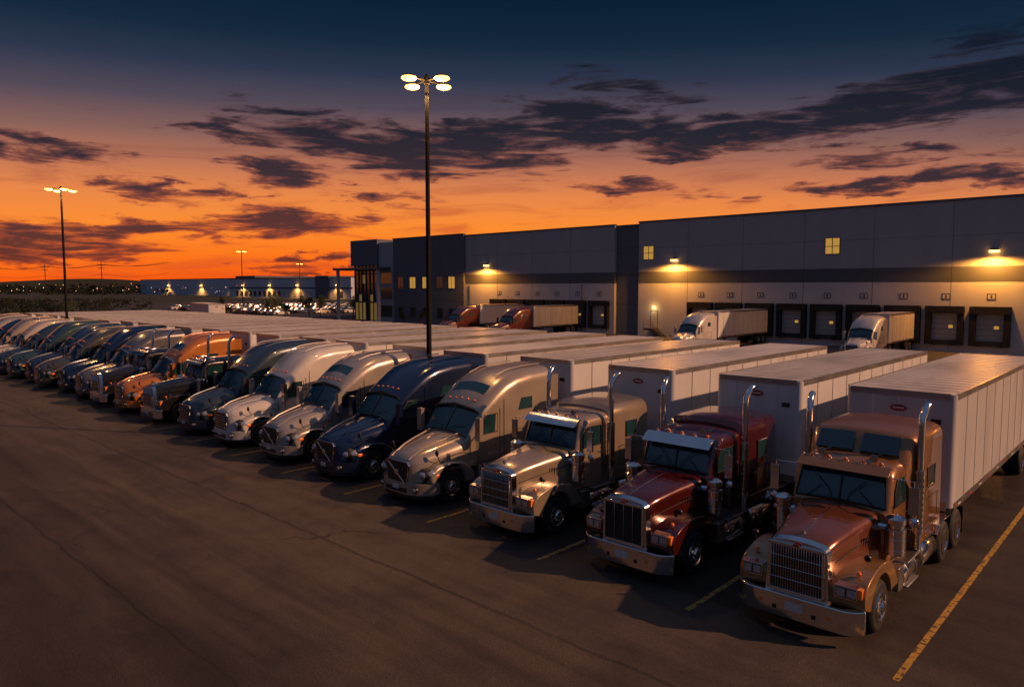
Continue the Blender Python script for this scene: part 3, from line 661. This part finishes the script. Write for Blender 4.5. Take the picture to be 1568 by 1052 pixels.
# ------------------------------------------------------------------ trees, hedges
BARK=mat('bark',(.05,.035,.025),.9)
LEAF=mat('foliage',(.028,.042,.016),.8,var=.6,scale=1.5)
LEAFD=mat('scrub_foliage',(.015,.022,.010),.9,var=.6,scale=.3)
def leafcloud(b,c,r,n,s,m=None):
    for _ in range(n):
        d=Vector((random.gauss(0,1),random.gauss(0,1),random.gauss(0,1))).normalized()*random.uniform(.45,1)**.6
        p=Vector(c)+Vector((d.x*r[0],d.y*r[1],d.z*r[2]))
        u=Vector((random.uniform(-1,1),random.uniform(-1,1),random.uniform(-1,1))).normalized(); w=u.orthogonal().normalized()
        q=random.uniform(.6,1.4)*s
        b.add([p-u*q,p+w*q*.5,p+u*q,p-w*q*.5],[(0,1,2,3)],m or LEAF)
def tree_mesh(h):
    b=MB(); b.lathe((0,0,0),(0,0,1),[(0,.16),(h*.4,.11),(h*.8,.03)],8,BARK)
    for k in range(7):
        a=random.uniform(0,6.28); z=h*random.uniform(.3,.6); e=(math.cos(a)*h*.2,math.sin(a)*h*.2,z+h*.2)
        b.tube([(0,0,z),(e[0]*.5,e[1]*.5,z+h*.08),e],.04,BARK,5); leafcloud(b,e,(h*.16,h*.16,h*.13),110,.13)
    for k in range(6): leafcloud(b,(random.uniform(-1,1)*h*.13,random.uniform(-1,1)*h*.13,h*random.uniform(.55,.88)),(h*.15,h*.15,h*.12),110,.13)
    o=b.build('crown',flat=True); me=o.data; bpy.data.objects.remove(o); return me
TM=[tree_mesh(5.5),tree_mesh(6.5),tree_mesh(4.5)]
def tree(x,y,s=1):
    r=empty('tree',(x,y,0),random.uniform(0,6)); r.scale=(s,s,s*random.uniform(.9,1.1)); o=bpy.data.objects.new('trunk_and_crown',random.choice(TM)); COL.objects.link(o); o.parent=r
for (x,y) in((-131,80),(-137,78),(-133,92),(-146,92),(-150,104),(-170,126),(-190,106),(-210,126),(-150,72),(-225,106),(-245,150),(-120,66),(-180,150),(-158,126),(-104,82.5),(-99,83)): tree(x,y,random.uniform(.6,1.0) if x<-106 else .45)
for (x,y) in((-135,30),(-150,42),(-170,55),(-160,30),(-185,48),(-200,60),(-142,18),(-210,40),(-240,70),(-230,50),(-260,90)): tree(x,y,random.uniform(.5,.9))
b=MB()
for _ in range(520):
    x=random.uniform(-420,-132); y=random.uniform(0,52)+(-x-132)*.38*random.random()
    s=random.uniform(.5,1.7); leafcloud(b,(x,y,s*.6),(s*1.8,s*1.8,s*.8),22,.38,LEAFD)
b.build('scrub',flat=True)
b=MB()
for _ in range(1000):
    az=random.uniform(-.75,.75); F=random.uniform(620,900); r=F*math.tan(az)
    X=.731*r-.682*F; Y=.682*r+.731*F
    h=random.uniform(4,10); leafcloud(b,(X,Y,h*.5),(h*.9,h*.9,h*.55),26,1.5,LEAFD)
b.build('distant_treeline',flat=True)
HIL=mat('hill',(.02,.024,.02),.95)
vs=[];fs=[];n=160
for i in range(n+1):
    t=i/n; az=-.95+1.9*t; D=1900; h=9+7*math.sin(t*13)+4*math.sin(t*31+1)+12*math.exp(-((az+.50)/.09)**2)
    X=-.682*D*math.cos(az)+.731*D*math.sin(az); Y=.731*D*math.cos(az)+.682*D*math.sin(az)
    vs+=[(X,Y,-1),(X,Y,max(h,4)),(X*1.15,Y*1.15,-1)]
for i in range(n): a=i*3; fs+=[(a,a+3,a+4,a+1),(a+1,a+4,a+5,a+2)]
b=MB(); b.add(vs,fs,HIL); b.build('hills')
cl=[mat('town_light_%d'%i,(1,1,1),.5,emit=c,estr=e) for i,(c,e) in enumerate((((1,.5,.15),1.3),((1,.15,.05),1.0),((.3,.25,1),1.0),((1,.75,.4),1.0)))]
b=MB()
for _ in range(60):
    az=random.uniform(-.64,-.33) ; F=random.uniform(450,600); r=F*math.tan(az); s=random.uniform(.12,.30)
    b.ell((.731*r-.682*F,.682*r+.731*F,random.uniform(3,9)),(s,s,s),cl[random.choice((0,0,0,1,1,2,3))],6,4)
b.build('town_lights')
WOOD=mat('utility_wood',(.02,.015,.012),.9); ups=[]
for i in range(5):
    x=-330-i*48; y=105+i*(-8)
    r=empty('utility_pole',(x,y,0)); b=MB(); b.cyl((0,0,0),(0,0,17),.22,WOOD,8,.14); b.box(-.08,.08,-1.6,1.6,15.6,15.85,WOOD); b.box(-.08,.08,-1.2,1.2,14.4,14.6,WOOD)
    for q in(-1.5,0,1.5): b.lathe((0,q,15.85),(0,0,1),[(0,.07),(.25,.05)],6,DRK)
    b.build('pole',r); ups.append((x,y))
b=MB(); ups=[(-282,113)]+ups
for i in range(len(ups)-1):
    for q,z in((-1.5,16.1),(0,16.1),(1.5,16.1),(0,12)):
        A=Vector((ups[i][0],ups[i][1]+q,z)); B=Vector((ups[i+1][0],ups[i+1][1]+q,z))
        b.tube([A.lerp(B,t/8)-Vector((0,0,1.2*4*(t/8)*(1-t/8))) for t in range(9)],.06,DRK,4)
b.build('power_lines')

# ------------------------------------------------------------------ sky
w=bpy.data.worlds.new('World'); S.world=w; w.use_nodes=True; nt=w.node_tree; N=nt.nodes; L=nt.links; N.clear()
try:
    w.cycles.sampling_method='MANUAL'; w.cycles.sample_map_resolution=512
except Exception: pass
out=N.new('ShaderNodeOutputWorld'); bg=N.new('ShaderNodeBackground'); L.new(bg.outputs[0],out.inputs[0])
tc=N.new('ShaderNodeTexCoord'); D=tc.outputs['Generated']
def M(op,a,b=None,c=None,cl=False):
    n=N.new('ShaderNodeMath'); n.operation=op; n.use_clamp=cl
    for i,v in enumerate((a,b,c)):
        if v is None: continue
        if isinstance(v,(int,float)): n.inputs[i].default_value=v
        else: L.new(v,n.inputs[i])
    return n.outputs[0]
def dot(v):
    n=N.new('ShaderNodeVectorMath'); n.operation='DOT_PRODUCT'; L.new(D,n.inputs[0]); n.inputs[1].default_value=v; return n.outputs['Value']
sp=N.new('ShaderNodeSeparateXYZ'); L.new(D,sp.inputs[0]); Z=sp.outputs['Z']
f_=dot((-.682,.731,0)); r_=dot((.731,.682,0))
RD=180/math.pi
az=M('MULTIPLY',M('ARCTAN2',r_,f_),RD); el=M('MULTIPLY',M('ARCSINE',Z),RD)
az0=M('COSINE',M('MULTIPLY',M('ADD',az,10),1/RD)); dd=M('SUBTRACT',1,az0)
ze=M('ADD',Z,M('ADD',M('MULTIPLY',dd,.08),M('MULTIPLY',M('MULTIPLY',dd,dd),.10)))
def s2l(c): return tuple(((x/255)/12.92 if x<=10 else (((x/255)+.055)/1.055)**2.4) for x in c)
K=1.5
def zr(st): return ramp(nt,M('MULTIPLY',ze,K),[(p*K,s2l(c)) for p,c in st])
grad=zr([(0,(222,72,10)),(.018,(248,94,10)),(.045,(254,120,22)),(.08,(252,140,44)),(.12,(232,134,70)),(.155,(190,116,84)),(.19,(136,96,88)),(.23,(82,72,86)),(.27,(42,52,74)),(.31,(17,37,59)),(.37,(3,26,46)),(.45,(24,42,68)),(.56,(55,70,98)),(.66,(68,84,114))])
cv=N.new('ShaderNodeCombineXYZ'); L.new(az,cv.inputs[0]); L.new(el,cv.inputs[1])
def noise(scale,det,rough,vscale,rot=0,dist=0):
    mp=N.new('ShaderNodeMapping'); mp.inputs['Scale'].default_value=(*vscale,1); mp.inputs['Rotation'].default_value=(0,0,math.radians(rot)); L.new(cv.outputs[0],mp.inputs[0])
    n=N.new('ShaderNodeTexNoise'); n.inputs['Scale'].default_value=scale; n.inputs['Detail'].default_value=det; n.inputs['Roughness'].default_value=rough; n.inputs['Distortion'].default_value=dist; L.new(mp.outputs[0],n.inputs['Vector']); return n
nd=noise(1,5,.62,(.17,.55))
va=N.new('ShaderNodeVectorMath'); va.operation='SUBTRACT'; L.new(nd.outputs['Color'],va.inputs[0]); va.inputs[1].default_value=(.5,.5,.5)
vb=N.new('ShaderNodeVectorMath'); vb.operation='MULTIPLY_ADD'; L.new(va.outputs[0],vb.inputs[0]); vb.inputs[1].default_value=(15,4.4,0); L.new(cv.outputs[0],vb.inputs[2])
blobs=[(-24.6,6.9,6,1.0,-5,1),(-17.6,8.4,4.2,1.6,5,1.1),(-17,4.9,12,1.2,6,1.0),(-27,4.1,8,1.0,0,1),(-33,2.9,9,1.5,0,1),(-21.5,10.9,7,.8,-5,1),(-17,12.5,8,.8,-4,.8),
 (-9.4,10.2,12,1.9,-4,1.3),(-3,11.2,8,1.5,8,1.2),(6,11.4,11,1.6,3,1.2),(15.8,11.5,13,1.5,3,1.2),(25,11.9,12,1.9,4,1.2),(32.5,12.7,10,2.2,6,1.2),(4.4,12.9,7,1.4,-8,1),(10,14.6,8,1.3,-10,.8),(32,15,8,1.4,15,.7),
 (26,7.0,12,.8,2,1),(33,7.2,8,.9,0,.9),(13.9,10.1,6,.7,0,.9),(7.5,7.9,10,.8,-3,.65),(-34,8.8,8,1.2,0,.9),(-14.8,1.9,6,.45,2,.9),(28.6,8.9,8,.7,0,.8),(-11.3,7.2,9,.7,0,.6),(0,9.2,9,1.0,4,.6),(55,9,25,3,0,1),(-60,8,25,3,0,1),(100,12,40,4,0,.8)]
tot=None
for (a,e,ha,he,t,wt) in blobs:
    mp=N.new('ShaderNodeMapping'); mp.vector_type='TEXTURE'; mp.inputs['Location'].default_value=(a,e,0); mp.inputs['Rotation'].default_value=(0,0,math.radians(t)); mp.inputs['Scale'].default_value=(ha*1.2,he*1.25,1); L.new(vb.outputs[0],mp.inputs[0])
    g=N.new('ShaderNodeTexGradient'); g.gradient_type='SPHERICAL'; L.new(mp.outputs[0],g.inputs[0])
    v=M('MULTIPLY',g.outputs['Fac'],wt); tot=v if tot is None else M('MAXIMUM',tot,v)
nn=noise(1,8,.62,(.13,1.0),8,1.2).outputs['Fac']
n3=noise(1,6,.6,(.08,.7),6,.9).outputs['Fac']
dens=M('MULTIPLY',M('ADD',M('MULTIPLY',tot,1.45),M('MULTIPLY',M('SUBTRACT',nn,.52),3.8)),M('MULTIPLY',tot,3.0,cl=True))
mr=N.new('ShaderNodeMapRange'); mr.interpolation_type='SMOOTHSTEP'; mr.inputs[1].default_value=.05; mr.inputs[2].default_value=1.4; L.new(dens,mr.inputs[0]); cm=mr.outputs[0]
mr2=N.new('ShaderNodeMapRange'); mr2.interpolation_type='SMOOTHSTEP'; mr2.inputs[1].default_value=.50; mr2.inputs[2].default_value=.68; mr2.inputs[4].default_value=.7; L.new(n3,mr2.inputs[0])
wisp=M('MULTIPLY',mr2.outputs[0],M('MULTIPLY',M('SUBTRACT',20,el,cl=False),1/16,cl=True))
ccol=zr([(0,(120,45,25)),(.06,(98,50,42)),(.13,(66,45,50)),(.20,(36,34,45)),(.28,(14,22,36)),(.45,(18,30,46)),(.66,(52,64,84))])
rim=zr([(0,(228,80,20)),(.09,(205,94,48)),(.16,(146,84,70)),(.22,(78,58,66)),(.30,(18,30,48)),(.45,(24,38,56)),(.66,(58,72,94))])
def mix(f,a,b):
    n=N.new('ShaderNodeMix'); n.data_type='RGBA'; L.new(f,n.inputs[0]); L.new(a,n.inputs[6]); L.new(b,n.inputs[7]); return n.outputs[2]
c1=mix(wisp,grad,rim)
c2=mix(M('MULTIPLY',cm,1.7,cl=True),c1,rim)
c3=mix(M('MULTIPLY',M('SUBTRACT',cm,.15),1.3,cl=True),c2,ccol)
sk=N.new('ShaderNodeTexSky'); sk.sky_type='NISHITA'; sk.sun_disc=False; sk.sun_elevation=math.radians(30); sk.sun_rotation=math.radians(63)
ad=N.new('ShaderNodeMix'); ad.data_type='RGBA'; ad.blend_type='ADD'; ad.inputs[0].default_value=.001; L.new(c3,ad.inputs[6]); L.new(sk.outputs[0],ad.inputs[7])
L.new(ad.outputs[2],bg.inputs[0]); bg.inputs[1].default_value=1.0
# ------------------------------------------------------------------ sun
sd=Vector((-.74,-.44,-.50)).normalized()
sl=bpy.data.lights.new('sun','SUN'); sl.energy=4.0; sl.angle=math.radians(.9); sl.color=(1,.50,.26)
so=bpy.data.objects.new('sun',sl); COL.objects.link(so); so.rotation_euler=sd.to_track_quat('-Z','Y').to_euler(); so.location=(60,40,50)
# ------------------------------------------------------------------ camera
cam=bpy.data.cameras.new('camera'); cam.sensor_width=36; cam.lens=25.55; cam.clip_end=8000; cam.clip_start=.1
co=bpy.data.objects.new('camera',cam); COL.objects.link(co); co.location=(0,0,6.7); co.rotation_euler=(math.radians(90-4.43),0,math.radians(43)); S.camera=co
